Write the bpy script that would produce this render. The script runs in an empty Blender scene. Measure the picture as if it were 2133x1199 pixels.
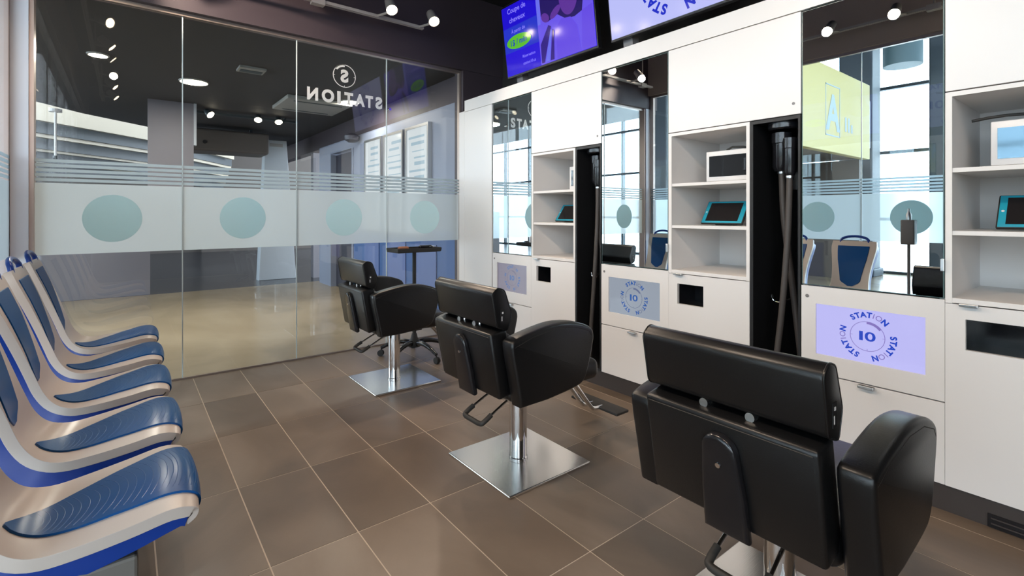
import bpy, bmesh, math, random
from mathutils import Vector, Matrix
random.seed(7)
PI = math.pi
D = bpy.data
SC = bpy.context.scene
COL = SC.collection

# ------------------------------------------------------------------ camera
F, CX, CY, TH, CAMZ = 1025.7, 1057.8, 446.0, math.radians(37.81), 1.2
cam_d = D.cameras.new('camera')
cam_d.sensor_width = 36.0
cam_d.lens = F / 2133 * 36.0
cam_d.shift_x = (1066.5 - CX) / 2133
cam_d.shift_y = (CY - 599.5) / 2133
cam_d.clip_start = 0.02
cam = D.objects.new('camera', cam_d)
COL.objects.link(cam)
cam.location = (0, 0, CAMZ)
cam.rotation_euler = (PI / 2, 0, -TH)
SC.camera = cam

# ------------------------------------------------------------------ world, exposure
w = D.worlds.new('overcast_sky')
SC.world = w
w.use_nodes = True
bg = w.node_tree.nodes['Background']
bg.inputs[0].default_value = (0.80, 0.89, 1.0, 1)
bg.inputs[1].default_value = 6.6
SC.view_settings.view_transform = 'Standard'
SC.view_settings.look = 'None'
SC.view_settings.exposure = 0.36
SC.view_settings.gamma = 1.0
SC.view_settings.use_curve_mapping = False
SC.cycles.max_bounces = 8
SC.cycles.transparent_max_bounces = 24
SC.cycles.sample_clamp_indirect = 6.0
SC.cycles.caustics_reflective = False
SC.cycles.caustics_refractive = False
SPOT_W = 40.0       # watt of one warm track head
DOWN_W = 22.0       # watt of one corridor downlight

def portal(loc, rot, sx, sy):
    l = D.lights.new('daylight_portal', 'AREA')
    l.shape = 'RECTANGLE'; l.size = sx; l.size_y = sy
    l.cycles.is_portal = True
    o = D.objects.new('daylight_portal', l); COL.objects.link(o)
    o.location = loc; o.rotation_euler = rot
portal((-7.0, 4.5, 2.4), (0, -PI / 2, 0), 4.8, 21.0)

# ------------------------------------------------------------------ materials
def sock(n, *names):
    for k in names:
        if k in n.inputs: return n.inputs[k]
def mat(name, color, rough=0.5, metal=0.0, spec=0.5, emit=None, estr=0.0, coat=0.0, noise=None, bump=None):
    m = D.materials.new(name); m.use_nodes = True
    nt = m.node_tree; p = nt.nodes['Principled BSDF']
    c = tuple(color) + (1,)
    p.inputs['Base Color'].default_value = c
    p.inputs['Roughness'].default_value = rough
    p.inputs['Metallic'].default_value = metal
    sock(p, 'Specular IOR Level', 'Specular').default_value = spec
    if coat:
        p.inputs['Coat Weight'].default_value = coat; p.inputs['Coat Roughness'].default_value = 0.08
    if emit:
        p.inputs['Emission Color'].default_value = tuple(emit) + (1,)
        p.inputs['Emission Strength'].default_value = estr
    if noise:
        sc_, amt = noise
        tc = nt.nodes.new('ShaderNodeTexCoord')
        nz = nt.nodes.new('ShaderNodeTexNoise'); nz.inputs['Scale'].default_value = sc_; nz.inputs['Detail'].default_value = 5
        mx = nt.nodes.new('ShaderNodeMix'); mx.data_type = 'RGBA'
        mx.inputs[6].default_value = tuple(v * (1 - amt) for v in color) + (1,)
        mx.inputs[7].default_value = tuple(min(1, v * (1 + amt)) for v in color) + (1,)
        nt.links.new(tc.outputs['Object'], nz.inputs['Vector'])
        nt.links.new(nz.outputs[0], mx.inputs[0])
        nt.links.new(mx.outputs[2], p.inputs['Base Color'])
    if bump:
        sc_, st = bump
        tc = nt.nodes.new('ShaderNodeTexCoord')
        nz = nt.nodes.new('ShaderNodeTexNoise'); nz.inputs['Scale'].default_value = sc_; nz.inputs['Detail'].default_value = 3
        bp = nt.nodes.new('ShaderNodeBump'); bp.inputs['Strength'].default_value = st; bp.inputs['Distance'].default_value = 0.002
        nt.links.new(tc.outputs['Object'], nz.inputs['Vector'])
        nt.links.new(nz.outputs[0], bp.inputs['Height'])
        nt.links.new(bp.outputs[0], p.inputs['Normal'])
    return m

def glass_mat(name, tint, refl=1.0):
    m = D.materials.new(name); m.use_nodes = True
    nt = m.node_tree; nt.nodes.clear()
    out = nt.nodes.new('ShaderNodeOutputMaterial')
    tr = nt.nodes.new('ShaderNodeBsdfTransparent'); tr.inputs[0].default_value = tuple(tint) + (1,)
    gl = nt.nodes.new('ShaderNodeBsdfGlossy'); gl.inputs['Roughness'].default_value = 0.0
    gl.inputs[0].default_value = (refl, refl, refl, 1)
    lw = nt.nodes.new('ShaderNodeLayerWeight'); lw.inputs[0].default_value = 0.5
    pw = nt.nodes.new('ShaderNodeMath'); pw.operation = 'POWER'; pw.inputs[1].default_value = 5.0
    fr = nt.nodes.new('ShaderNodeMath'); fr.operation = 'MULTIPLY_ADD'; fr.inputs[1].default_value = 0.96; fr.inputs[2].default_value = 0.04
    nt.links.new(lw.outputs['Facing'], pw.inputs[0]); nt.links.new(pw.outputs[0], fr.inputs[0])
    mx = nt.nodes.new('ShaderNodeMixShader')
    nt.links.new(fr.outputs[0], mx.inputs[0]); nt.links.new(tr.outputs[0], mx.inputs[1]); nt.links.new(gl.outputs[0], mx.inputs[2])
    nt.links.new(mx.outputs[0], out.inputs[0])
    return m

def film_mat(name, dcol, tcol, tfac, clear, blur=0.0):
    m = D.materials.new(name); m.use_nodes = True
    nt = m.node_tree; nt.nodes.clear()
    out = nt.nodes.new('ShaderNodeOutputMaterial')
    df = nt.nodes.new('ShaderNodeBsdfDiffuse'); df.inputs[0].default_value = tuple(dcol) + (1,)
    tl = nt.nodes.new('ShaderNodeBsdfTranslucent'); tl.inputs[0].default_value = tuple(tcol) + (1,)
    tr = nt.nodes.new('ShaderNodeBsdfTransparent')
    a = nt.nodes.new('ShaderNodeMixShader'); a.inputs[0].default_value = tfac
    b = nt.nodes.new('ShaderNodeMixShader'); b.inputs[0].default_value = clear
    nt.links.new(df.outputs[0], a.inputs[1]); nt.links.new(tl.outputs[0], a.inputs[2])
    rf = nt.nodes.new('ShaderNodeBsdfRefraction'); rf.inputs['Roughness'].default_value = 0.45; rf.inputs['IOR'].default_value = 1.18
    rf.inputs[0].default_value = tuple(tcol) + (1,)
    c = nt.nodes.new('ShaderNodeMixShader'); c.inputs[0].default_value = blur
    nt.links.new(a.outputs[0], c.inputs[1]); nt.links.new(rf.outputs[0], c.inputs[2])
    nt.links.new(c.outputs[0], b.inputs[1]); nt.links.new(tr.outputs[0], b.inputs[2])
    nt.links.new(b.outputs[0], out.inputs[0])
    return m

def tile_mat(name, c1, c2, c3, rough, sc_=1.6):
    m = D.materials.new(name); m.use_nodes = True
    nt = m.node_tree; p = nt.nodes['Principled BSDF']
    g = nt.nodes.new('ShaderNodeNewGeometry'); oi = nt.nodes.new('ShaderNodeObjectInfo')
    add = nt.nodes.new('ShaderNodeVectorMath'); add.operation = 'ADD'
    mul = nt.nodes.new('ShaderNodeVectorMath'); mul.operation = 'SCALE'; mul.inputs[3].default_value = 7.0
    cmb = nt.nodes.new('ShaderNodeCombineXYZ')
    nt.links.new(oi.outputs['Random'], cmb.inputs[0]); nt.links.new(oi.outputs['Random'], cmb.inputs[2])
    nt.links.new(cmb.outputs[0], mul.inputs[0])
    nt.links.new(g.outputs['Position'], add.inputs[0]); nt.links.new(mul.outputs[0], add.inputs[1])
    mp = nt.nodes.new('ShaderNodeMapping'); mp.inputs['Scale'].default_value = (1.0, 0.6, 1.0)
    mp.inputs['Rotation'].default_value = (0, 0, 0.5)
    nt.links.new(add.outputs[0], mp.inputs[0])
    nz = nt.nodes.new('ShaderNodeTexNoise'); nz.inputs['Scale'].default_value = sc_; nz.inputs['Detail'].default_value = 7; nz.inputs['Distortion'].default_value = 0.8
    nt.links.new(mp.outputs[0], nz.inputs['Vector'])
    cr = nt.nodes.new('ShaderNodeValToRGB')
    e = cr.color_ramp.elements
    e[0].position = 0.3; e[0].color = tuple(c1) + (1,)
    e[1].position = 0.75; e[1].color = tuple(c3) + (1,)
    k = e.new(0.52); k.color = tuple(c2) + (1,)
    nt.links.new(nz.outputs[0], cr.inputs[0]); nt.links.new(cr.outputs[0], p.inputs['Base Color'])
    p.inputs['Roughness'].default_value = rough
    n2 = nt.nodes.new('ShaderNodeTexNoise'); n2.inputs['Scale'].default_value = 60
    bp = nt.nodes.new('ShaderNodeBump'); bp.inputs['Strength'].default_value = 0.06; bp.inputs['Distance'].default_value = 0.003
    nt.links.new(g.outputs['Position'], n2.inputs['Vector']); nt.links.new(n2.outputs[0], bp.inputs['Height']); nt.links.new(bp.outputs[0], p.inputs['Normal'])
    return m

def brushed(name, col, rough):
    m = mat(name, col, rough, 1.0)
    nt = m.node_tree; p = nt.nodes['Principled BSDF']
    tc = nt.nodes.new('ShaderNodeTexCoord'); mp = nt.nodes.new('ShaderNodeMapping'); mp.inputs['Scale'].default_value = (4, 260, 4)
    nz = nt.nodes.new('ShaderNodeTexNoise'); nz.inputs['Scale'].default_value = 2.0
    bp = nt.nodes.new('ShaderNodeBump'); bp.inputs['Strength'].default_value = 0.05; bp.inputs['Distance'].default_value = 0.001
    nt.links.new(tc.outputs['Object'], mp.inputs[0]); nt.links.new(mp.outputs[0], nz.inputs['Vector'])
    nt.links.new(nz.outputs[0], bp.inputs['Height']); nt.links.new(bp.outputs[0], p.inputs['Normal'])
    return m

M = {}
M['laminate'] = mat('white_gloss_laminate', (0.775, 0.752, 0.735), 0.30)
M['shelfwhite'] = mat('white_matt_melamine', (0.78, 0.755, 0.735), 0.45)
M['mirror'] = mat('mirror_silver', (0.80, 0.89, 0.92), 0.0, 1.0)
M['mirror_edge'] = mat('mirror_edge_green', (0.10, 0.16, 0.16), 0.2)
M['blackbox'] = mat('black_lining', (0.008, 0.008, 0.009), 0.5)
M['blackgloss'] = mat('black_gloss_plastic', (0.010, 0.010, 0.012), 0.18)
M['rubber'] = mat('black_rubber', (0.02, 0.018, 0.016), 0.6)
M['hose'] = mat('dark_grey_hose', (0.06, 0.05, 0.045), 0.55)
M['leather'] = mat('black_leatherette', (0.005, 0.005, 0.0055), 0.34, spec=0.5, bump=(240, 0.12))
M['chrome'] = mat('chrome', (0.80, 0.80, 0.80), 0.06, 1.0)
M['bluefilm'] = mat('blue_film_on_chrome', (0.16, 0.42, 0.75), 0.25)
M['steel'] = brushed('brushed_steel', (0.78, 0.76, 0.73), 0.20)
M['alu'] = mat('aluminium_handle', (0.55, 0.55, 0.55), 0.3, 1.0)
M['rail'] = mat('anodised_rail', (0.42, 0.35, 0.31), 0.35, 0.8)
M['post'] = mat('painted_post', (0.80, 0.85, 0.95), 0.35)
M['postrim'] = mat('post_rim_bronze', (0.52, 0.41, 0.36), 0.35, 0.3)
M['bulkhead'] = mat('dark_plum_paint', (0.050, 0.037, 0.046), 0.55)
M['bulkhead_lit'] = mat('bulkhead_lit_paint', (0.38, 0.30, 0.26), 0.55)  # lighter copy of the bulkhead paint, spotlight wash put into its colour
M['wallblack'] = mat('black_wall_paint', (0.04, 0.036, 0.034), 0.6)
M['ceil'] = mat('black_ceiling_paint', (0.02, 0.018, 0.018), 0.7)
M['kick'] = mat('dark_brown_plinth', (0.042, 0.033, 0.029), 0.45)
M['grout'] = mat('beige_grout', (0.55, 0.46, 0.37), 0.8)
M['tile'] = tile_mat('brown_stone_tile', (0.110, 0.082, 0.060), (0.180, 0.135, 0.099), (0.255, 0.202, 0.158), 0.34)
M['concrete'] = tile_mat('tan_polished_floor', (0.27, 0.21, 0.125), (0.40, 0.32, 0.20), (0.50, 0.41, 0.27), 0.22, 0.9)
M['slate'] = tile_mat('dark_slate_floor', (0.03, 0.035, 0.045), (0.05, 0.055, 0.065), (0.085, 0.09, 0.10), 0.22, 0.8)
M['glass'] = glass_mat('clear_glass', (0.965, 0.975, 0.972))
M['glassout'] = glass_mat('window_glass', (0.94, 0.98, 0.99), 0.6)
M['seal'] = mat('clear_pane_joint', (0.60, 0.68, 0.68), 0.25)
M['frost'] = film_mat('frosted_film', (0.38, 0.42, 0.44), (0.86, 0.95, 1.0), 0.64, 0.08, 0.16)
M['disc'] = film_mat('teal_frosted_disc', (0.82, 0.96, 0.97), (0.52, 0.86, 0.92), 0.30, 0.02)
M['vinyl'] = mat('white_vinyl', (0.92, 0.90, 0.89), 0.5, emit=(0.8, 0.77, 0.76), estr=0.0)
M['seat_beige'] = mat('cream_plastic', (0.64, 0.55, 0.485), 0.30)
M['seat_blue'] = mat('deep_blue_plastic', (0.006, 0.045, 0.30), 0.30)
M['seat_pad'] = mat('blue_gloss_pad', (0.001, 0.070, 0.245), 0.28, spec=0.25)
M['beam'] = mat('grey_beam', (0.20, 0.185, 0.165), 0.5)
M['tealcase'] = mat('teal_case', (0.01, 0.33, 0.45), 0.4)
M['screenoff'] = mat('screen_off', (0.012, 0.010, 0.011), 0.12)
M['whiteplastic'] = mat('white_plastic', (0.74, 0.73, 0.73), 0.3)
M['smokeglass'] = mat('smoked_door', (0.015, 0.017, 0.02), 0.04, spec=0.8)
M['blue_reflection'] = mat('door_blue_reflection', (0.10, 0.20, 0.28), 0.06, 0.3)  # blue reflection in the glass door put into its base colour
M['lamp'] = mat('lamp_warm', (1, 1, 1), 0.5, emit=(1.0, 0.80, 0.55), estr=28)
M['lamp2'] = mat('lamp_corridor', (1, 1, 1), 0.5, emit=(1.0, 0.88, 0.66), estr=9)
M['trackgrey'] = mat('track_white_grey', (0.42, 0.38, 0.36), 0.4)
M['bezel'] = mat('tv_bezel', (0.012, 0.012, 0.013), 0.25)
M['bracket'] = mat('tv_bracket', (0.20, 0.19, 0.19), 0.5)
def scr(name, col, s=1.0, rough=0.12):
    return mat(name, (0.01, 0.01, 0.01), rough, emit=col, estr=s*0.78)
def lin(r, g, b):
    f = lambda v: (v / 255 / 12.92) if v / 255 <= 0.04045 else ((v / 255 + 0.055) / 1.055) ** 2.4
    return (f(r), f(g), f(b))
M['bluewall'] = mat('royal_blue_paint', (0.045, 0.105, 0.27), 0.45)
M['greywall'] = mat('blue_grey_paint', (0.20, 0.23, 0.31), 0.5)
M['lavender'] = mat('lavender_grey_panel', (0.17, 0.165, 0.19), 0.5)
M['cream'] = mat('cream_fascia', (0.50, 0.45, 0.35), 0.5)
M['darkmetal'] = mat('dark_mullion', (0.05, 0.065, 0.075), 0.5)
M['column'] = mat('slate_column', (0.045, 0.06, 0.075), 0.5)
M['corrceil'] = mat('charcoal_ceiling', (0.045, 0.042, 0.043), 0.7)
M['brownwall'] = mat('taupe_wall', (0.11, 0.095, 0.085), 0.6)
M['yellow'] = mat('yellow_sign', (0.50, 0.43, 0.16), 0.5)
M['signblue'] = mat('sign_blue_print', (0.33, 0.42, 0.46), 0.5)
M['cassette'] = mat('pale_grey_cassette', (0.30, 0.30, 0.28), 0.5)
M['pale'] = mat('pale_totem', (0.42, 0.46, 0.50), 0.45)
M['poster'] = scr('poster_backlit', lin(226, 234, 238), 0.95)
M['posterink'] = scr('poster_ink', lin(176, 200, 214), 0.95)
M['doordark'] = mat('dark_door', (0.03, 0.03, 0.045), 0.4)
M['drum'] = mat('teal_drum_shade', (0.07, 0.12, 0.14), 0.5)
M['navy'] = mat('navy_panel', (0.02, 0.035, 0.14), 0.35)
M['wood'] = mat('brown_bristle', (0.30, 0.12, 0.06), 0.5)
M['sand'] = mat('sanitizer_grey', (0.20, 0.19, 0.19), 0.4)

# ------------------------------------------------------------------ mesh helpers
class MB:
    def __init__(s): s.v = []; s.f = []
    def raw(s, v, f, T=None):
        b = len(s.v)
        s.v += [tuple(T @ Vector(p)) if T is not None else tuple(p) for p in v]
        s.f += [tuple(i + b for i in q) for q in f]; return s
    def box(s, x0, x1, y0, y1, z0, z1, T=None):
        v = [(x0,y0,z0),(x1,y0,z0),(x1,y1,z0),(x0,y1,z0),(x0,y0,z1),(x1,y0,z1),(x1,y1,z1),(x0,y1,z1)]
        return s.raw(v, [(0,3,2,1),(4,5,6,7),(0,1,5,4),(1,2,6,5),(2,3,7,6),(3,0,4,7)], T)
    def rbox(s, x0, x1, y0, y1, z0, z1, r=0.01, seg=3, T=None):
        bm = bmesh.new(); bmesh.ops.create_cube(bm, size=1)
        for v in bm.verts:
            v.co = Vector(((x0+x1)/2 + v.co.x*(x1-x0), (y0+y1)/2 + v.co.y*(y1-y0), (z0+z1)/2 + v.co.z*(z1-z0)))
        bmesh.ops.bevel(bm, geom=list(bm.edges), offset=r, segments=seg, profile=0.5, affect='EDGES')
        return s.bm(bm, T)
    def bm(s, bm, T=None):
        bm.verts.ensure_lookup_table(); bm.verts.index_update()
        s.raw([v.co.copy() for v in bm.verts], [tuple(v.index for v in f.verts) for f in bm.faces], T); bm.free(); return s
    def cyl(s, a, b, r, r2=None, n=20, caps=True):
        a, b = Vector(a), Vector(b); r2 = r if r2 is None else r2
        d = (b - a).normalized(); u = d.orthogonal().normalized(); w_ = d.cross(u)
        v = []
        for c, rr in ((a, r), (b, r2)):
            for i in range(n):
                t = 2*PI*i/n; v.append(c + (u*math.cos(t) + w_*math.sin(t))*rr)
        f = [(i, (i+1) % n, n+(i+1) % n, n+i) for i in range(n)]
        if caps: f += [tuple(reversed(range(n))), tuple(range(n, 2*n))]
        return s.raw(v, f)
    def tube(s, pts, r, n=10, closed=False):
        P = [Vector(p) for p in pts]; N = len(P); v = []; f = []
        up = None
        for i in range(N):
            d = ((P[(i+1) % N] if (closed or i < N-1) else P[i]) - (P[i-1] if (closed or i > 0) else P[i])).normalized()
            if up is None: up = d.orthogonal().normalized()
            up = (up - d*up.dot(d)).normalized(); w_ = d.cross(up)
            rr = r[i] if isinstance(r, (list, tuple)) else r
            for k in range(n):
                t = 2*PI*k/n; v.append(P[i] + (up*math.cos(t) + w_*math.sin(t))*rr)
        for i in range(N if closed else N-1):
            j = (i+1) % N
            f += [(i*n+k, i*n+(k+1) % n, j*n+(k+1) % n, j*n+k) for k in range(n)]
        if not closed: f += [tuple(reversed(range(n))), tuple(range((N-1)*n, N*n))]
        return s.raw(v, f)
    def lathe(s, prof, c=(0,0,0), n=28):
        v = []; f = []
        for r, z in prof:
            for k in range(n):
                t = 2*PI*k/n; v.append((c[0]+r*math.cos(t), c[1]+r*math.sin(t), c[2]+z))
        for i in range(len(prof)-1):
            f += [(i*n+k, i*n+(k+1) % n, (i+1)*n+(k+1) % n, (i+1)*n+k) for k in range(n)]
        f += [tuple(reversed(range(n))), tuple(range((len(prof)-1)*n, len(prof)*n))]
        return s.raw(v, f)
    def prism(s, poly, d0, d1, axes='xz', r=0.0, seg=3, T=None):
        """extrude a 2-D outline along the third axis, rounding its rim by r"""
        bm = bmesh.new()
        def P(a, b, d): return {'xz': (a, d, b), 'yz': (d, a, b), 'xy': (a, b, d)}[axes]
        lo = [bm.verts.new(P(a, b, d0)) for a, b in poly]; hi = [bm.verts.new(P(a, b, d1)) for a, b in poly]
        n = len(poly)
        c1 = bm.faces.new(lo); c2 = bm.faces.new(list(reversed(hi)))
        for i in range(n): bm.faces.new((lo[(i+1) % n], lo[i], hi[i], hi[(i+1) % n]))
        bmesh.ops.recalc_face_normals(bm, faces=list(bm.faces))
        if r > 0:
            bmesh.ops.bevel(bm, geom=list(set(c1.edges) | set(c2.edges)), offset=r, segments=seg, profile=0.5, affect='EDGES')
        return s.bm(bm, T)
    def ring2d(s, r0, r1, a0=0, a1=2*PI, n=48, c=(0, 0), d0=0, d1=0.001, T=None):
        full = abs(a1-a0-2*PI) < 1e-6; v = []; f = []
        m = n if full else n+1
        for i in range(m):
            t = a0+(a1-a0)*i/n; cs, sn = math.cos(t), math.sin(t)
            v += [(c[0]+r0*cs, c[1]+r0*sn, d0), (c[0]+r1*cs, c[1]+r1*sn, d0), (c[0]+r1*cs, c[1]+r1*sn, d1), (c[0]+r0*cs, c[1]+r0*sn, d1)]
        for i in range(n):
            a, b = 4*i, 4*((i+1) % m)
            f += [(a, a+1, b+1, b), (a+1, a+2, b+2, b+1), (a+2, a+3, b+3, b+2), (a+3, a, b, b+3)]
        if not full: f += [(0, 3, 2, 1), (4*n, 4*n+1, 4*n+2, 4*n+3)]
        return s.raw(v, f, T)
    def mesh(s, name, m, smooth=None):
        me = D.meshes.new(name); me.from_pydata(s.v, [], s.f); me.update()
        bm = bmesh.new(); bm.from_mesh(me); bmesh.ops.recalc_face_normals(bm, faces=list(bm.faces)); bm.to_mesh(me); bm.free()
        if smooth is not None:
            for p in me.polygons: p.use_smooth = True
            me.set_sharp_from_angle(angle=math.radians(smooth))
        if m: me.materials.append(M[m] if isinstance(m, str) else m)
        return me
    def build(s, name, m, parent=None, smooth=None):
        return link(name, s.mesh(name, m, smooth), parent)

def link(name, me, parent=None):
    o = D.objects.new(name, me); COL.objects.link(o)
    if parent is not None: o.parent = parent
    return o
def tag(o, label=None, cat=None, group=None, kind=None):
    if label: o['label'] = label
    if cat: o['category'] = cat
    if group: o['group'] = group
    if kind: o['kind'] = kind
    return o
def thing(name, label, cat, loc=(0, 0, 0), rz=0.0, group=None):
    o = D.objects.new(name, None); COL.objects.link(o)
    o.location = loc; o.rotation_euler = (0, 0, rz); o.empty_display_size = 0.1
    return tag(o, label, cat, group)
def struct(name, loc=(0, 0, 0), label=None):
    o = D.objects.new(name, None); COL.objects.link(o); o.location = loc; o.empty_display_size = 0.1
    return tag(o, label, kind='structure')
def copy_tree(o, parent=None):
    c = o.copy(); COL.objects.link(c)
    if parent is not None: c.parent = parent
    for ch in list(o.children): copy_tree(ch, c)
    return c

_glyphs = {}
def glyph(txt, bold=0.0, align='CENTER'):
    """outline of a text, size 1, as (verts, faces, width)"""
    key = (txt, bold, align)
    if key in _glyphs: return _glyphs[key]
    cu = D.curves.new('t', 'FONT'); cu.body = txt; cu.size = 1.0; cu.align_x = align; cu.offset = bold
    cu.resolution_u = 4
    o = D.objects.new('t', cu); COL.objects.link(o)
    bpy.context.view_layer.update()
    me = D.meshes.new_from_object(o.evaluated_get(bpy.context.evaluated_depsgraph_get()))
    v = [tuple(p.co) for p in me.vertices]; f = [tuple(p.vertices) for p in me.polygons]
    D.objects.remove(o); D.meshes.remove(me); D.curves.remove(cu)
    xs = [p[0] for p in v] or [0]
    _glyphs[key] = (v, f, min(xs), max(xs)); return _glyphs[key]
def put_text(mb, txt, x, y, h, T, bold=0.02, align='CENTER', width=None):
    """h = cap height; optional width squeezes to fit"""
    v, f, a, b = glyph(txt, bold, align)
    sy = h/0.70; sx = sy if width is None else width/(b-a)
    ox = 0 if (align != 'CENTER' or width is None) else -(a+b)/2*sx
    mb.raw([(x+p[0]*sx+ox, y+p[1]*sy, 0) for p in v], f, T)

def wallT(X, Y, Z):      # a picture plane facing -X: u to the right (-Y), v up
    return Matrix(((0, 0, -1, X), (-1, 0, 0, Y), (0, 1, 0, Z), (0, 0, 0, 1)))
def glassT(X, Y, Z):     # a picture plane facing +Y
    return Matrix(((-1, 0, 0, X), (0, 0, 1, Y), (0, 1, 0, Z), (0, 0, 0, 1)))

def ring_logo(T, R, parent, mb_, ml_):
    """three times STATION round a dial with 10, every letter a piece of its own. R = outer text radius"""
    h = R*0.21; rt = R*0.79
    wd = {'S': .90, 'T': .86, 'A': 1.06, 'I': .52, 'O': 1.16, 'N': 1.06}
    for k in range(3):
        mid = math.radians(90 - 4 - 120*k)
        word = 'STATION'
        tot = sum(wd[c] for c in word); pos = -tot/2
        for c in word:
            ang = mid - (pos + wd[c]/2)*h*0.94/rt; pos += wd[c]
            Tl = T @ Matrix.Translation((rt*math.cos(ang), rt*math.sin(ang), 0)) @ Matrix.Rotation(ang-PI/2, 4, 'Z')
            q = MB(); put_text(q, c, 0, 0, h, Tl, 0.004 if c in 'IO' else 0.045)
            q.build('letter', ml_ if c in 'IO' else mb_, parent)
    MB().ring2d(R*0.595, R*0.615, T=T).build('dial_ring', ml_, parent)
    MB().ring2d(R*0.51, R*0.60, math.radians(36), math.radians(92), 20, T=T).build('dial_arc', ml_, parent)
    for a in (0, PI, -PI/2):
        Tr = T @ Matrix.Rotation(a, 4, 'Z'); MB().box(R*0.52, R*0.60, -R*0.006, R*0.006, 0, 0.0008, Tr).build('dial_tick', ml_, parent)
    for c, u in (('1', -R*.22), ('0', R*.10)):
        q = MB(); put_text(q, c, u, -R*0.18, R*0.37, T, 0.02, width=R*(.13 if c == '1' else .38)); q.build('digit', mb_, parent)

# ------------------------------------------------------------------ key dimensions (m)
A = 2.612            # cabinet fronts
B = 4.279            # glass partition
XL = -0.56           # left glass wall
XW = 3.20            # wall behind cabinets
PY0, PW = -0.462, 0.788   # first pane edge and pane width on the partition
ZC = 3.42
YB = -2.6            # rear wall behind the photographer

# ------------------------------------------------------------------ floor with tiles
fl = struct('floor')
MB().box(XL-0.1, XW, YB, B+0.03, -0.10, -0.0012).build('grout_bed', 'grout', fl)
TW, TL_ = 0.306, 0.612
tme = MB().box(-TW/2+.0024, TW/2-.0024, -TL_/2+.0024, TL_/2-.0024, -0.012, 0.0).mesh('tile', 'tile')
cut_cache = {}
x = 0.389 - TW*3
while x < XW - 0.3:
    y = 1.206 - TL_*6
    while y < B:
        y1 = min(y+TL_, B)
        if y1 - y > 0.05:
            if y1 - y < TL_-0.01:
                k = round(y1-y, 3)
                if k not in cut_cache:
                    cut_cache[k] = MB().box(-TW/2+.0024, TW/2-.0024, -k/2+.0024, k/2-.0024, -0.012, 0.0).mesh('tile', 'tile')
                me = cut_cache[k]
            else: me = tme
            o = link('tile', me, fl); o.location = (x+TW/2, (y+y1)/2, 0)
        y += TL_
    x += TW

# corridor floor beyond the glass, and slate floor beyond that
tag(MB().box(-7.2, 8.0, B+0.03, 9.08, -0.1, 0.0).build('floor_corridor', 'concrete'), kind='structure')
tag(MB().box(-7.2, XL-0.1, YB-4, B+0.03, -0.1, -0.001).build('floor_concourse', 'concrete'), kind='structure')
tag(MB().box(-7.2, 8.0, 9.08, 19.0, -0.1, 0.0).build('floor_far', 'slate'), kind='structure')

# ------------------------------------------------------------------ walls, ceilings
tag(MB().box(XW, XW+0.15, YB, B+0.2, -0.1, ZC).build('wall_right', 'wallblack'), kind='structure')
tag(MB().box(XL-0.1, XW+0.15, YB-0.15, YB, -0.1, ZC).build('wall_rear', 'bulkhead'), kind='structure')
tag(MB().box(XL-0.15, XW+0.15, YB-0.15, B+0.15, ZC, ZC+0.12).build('ceiling', 'ceil'), kind='structure')
tag(MB().box(XL-0.15, XW, B-0.07, B+0.12, 2.66, ZC).build('wall_front_bulkhead', 'bulkhead'), kind='structure')
tag(MB().box(XL-0.12, XL+0.06, YB, B-0.07, 2.84, ZC).build('wall_left_bulkhead', 'bulkhead_lit'), kind='structure')

# ------------------------------------------------------------------ glass partition (front) -> window_1
def film_set(root, axis, lo, hi, at, zc=1.172):
    """frosted band, five stripes and a disc on one pane. axis 'x': pane runs along X at Y=at"""
    def slab(a0, a1, z0, z1, name, m, off=0.0):
        if axis == 'x': MB().box(a0, a1, at-.0068-off, at-.0056-off, z0, z1).build(name, m, root)
        else: MB().box(at+.0056+off, at+.0068+off, a0, a1, z0, z1).build(name, m, root)
    g = 0.004
    c = (lo+hi)/2; r = 0.159
    # band with a round hole for the disc
    mb = MB(); n = 48; v = []; f = []
    th = [2*PI*i/n + PI/n for i in range(n)]
    W, Hh = (hi-lo)/2-g, None
    for t in th:
        cs, sn = math.cos(t), math.sin(t)
        zt, zb = 1.40-zc, zc-0.94
        k = min(W/abs(cs) if abs(cs) > 1e-6 else 9, (zt/sn if sn > 1e-6 else 9), (zb/-sn if sn < -1e-6 else 9))
        v += [(r*cs, r*sn), (k*cs, k*sn)]
    corners = []
    pts = []
    for i in range(n):
        j = (i+1) % n
        f.append((2*i, 2*i+1, 2*j+1, 2*j))
    base = len(v)
    for cx_, cz_ in ((W, 1.40-zc), (-W, 1.40-zc), (-W, 0.94-zc), (W, 0.94-zc)):
        a = math.atan2(cz_, cx_) % (2*PI)
        i = max([q for q in range(n) if th[q] % (2*PI) <= a], default=n-1); j = (i+1) % n
        v.append((cx_, cz_)); f.append((2*i+1, len(v)-1, 2*j+1))
    for d in (0, 1):
        off = -.0068 if d == 0 else -.0056
        if axis == 'x': mb.raw([(c+p[0], at+off, zc+p[1]) for p in v], f)
        else: mb.raw([(at-off, c+p[0], zc+p[1]) for p in v], f)
        break
    mb.build('frosted_band', 'frost', root)
    for k in range(5):
        z0 = 1.411+0.0305*k; slab(lo+g, hi-g, z0, z0+0.0195, 'frosted_stripe', 'frost')
    mbd = MB()
    if axis == 'x': mbd.cyl((c, at-.0070, zc), (c, at-.0056, zc), r+.0004, n=48)
    else: mbd.cyl((at+.0056, c, zc), (at+.0070, c, zc), r+.0004, n=48)
    mbd.build('frosted_disc', 'disc', root)

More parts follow.
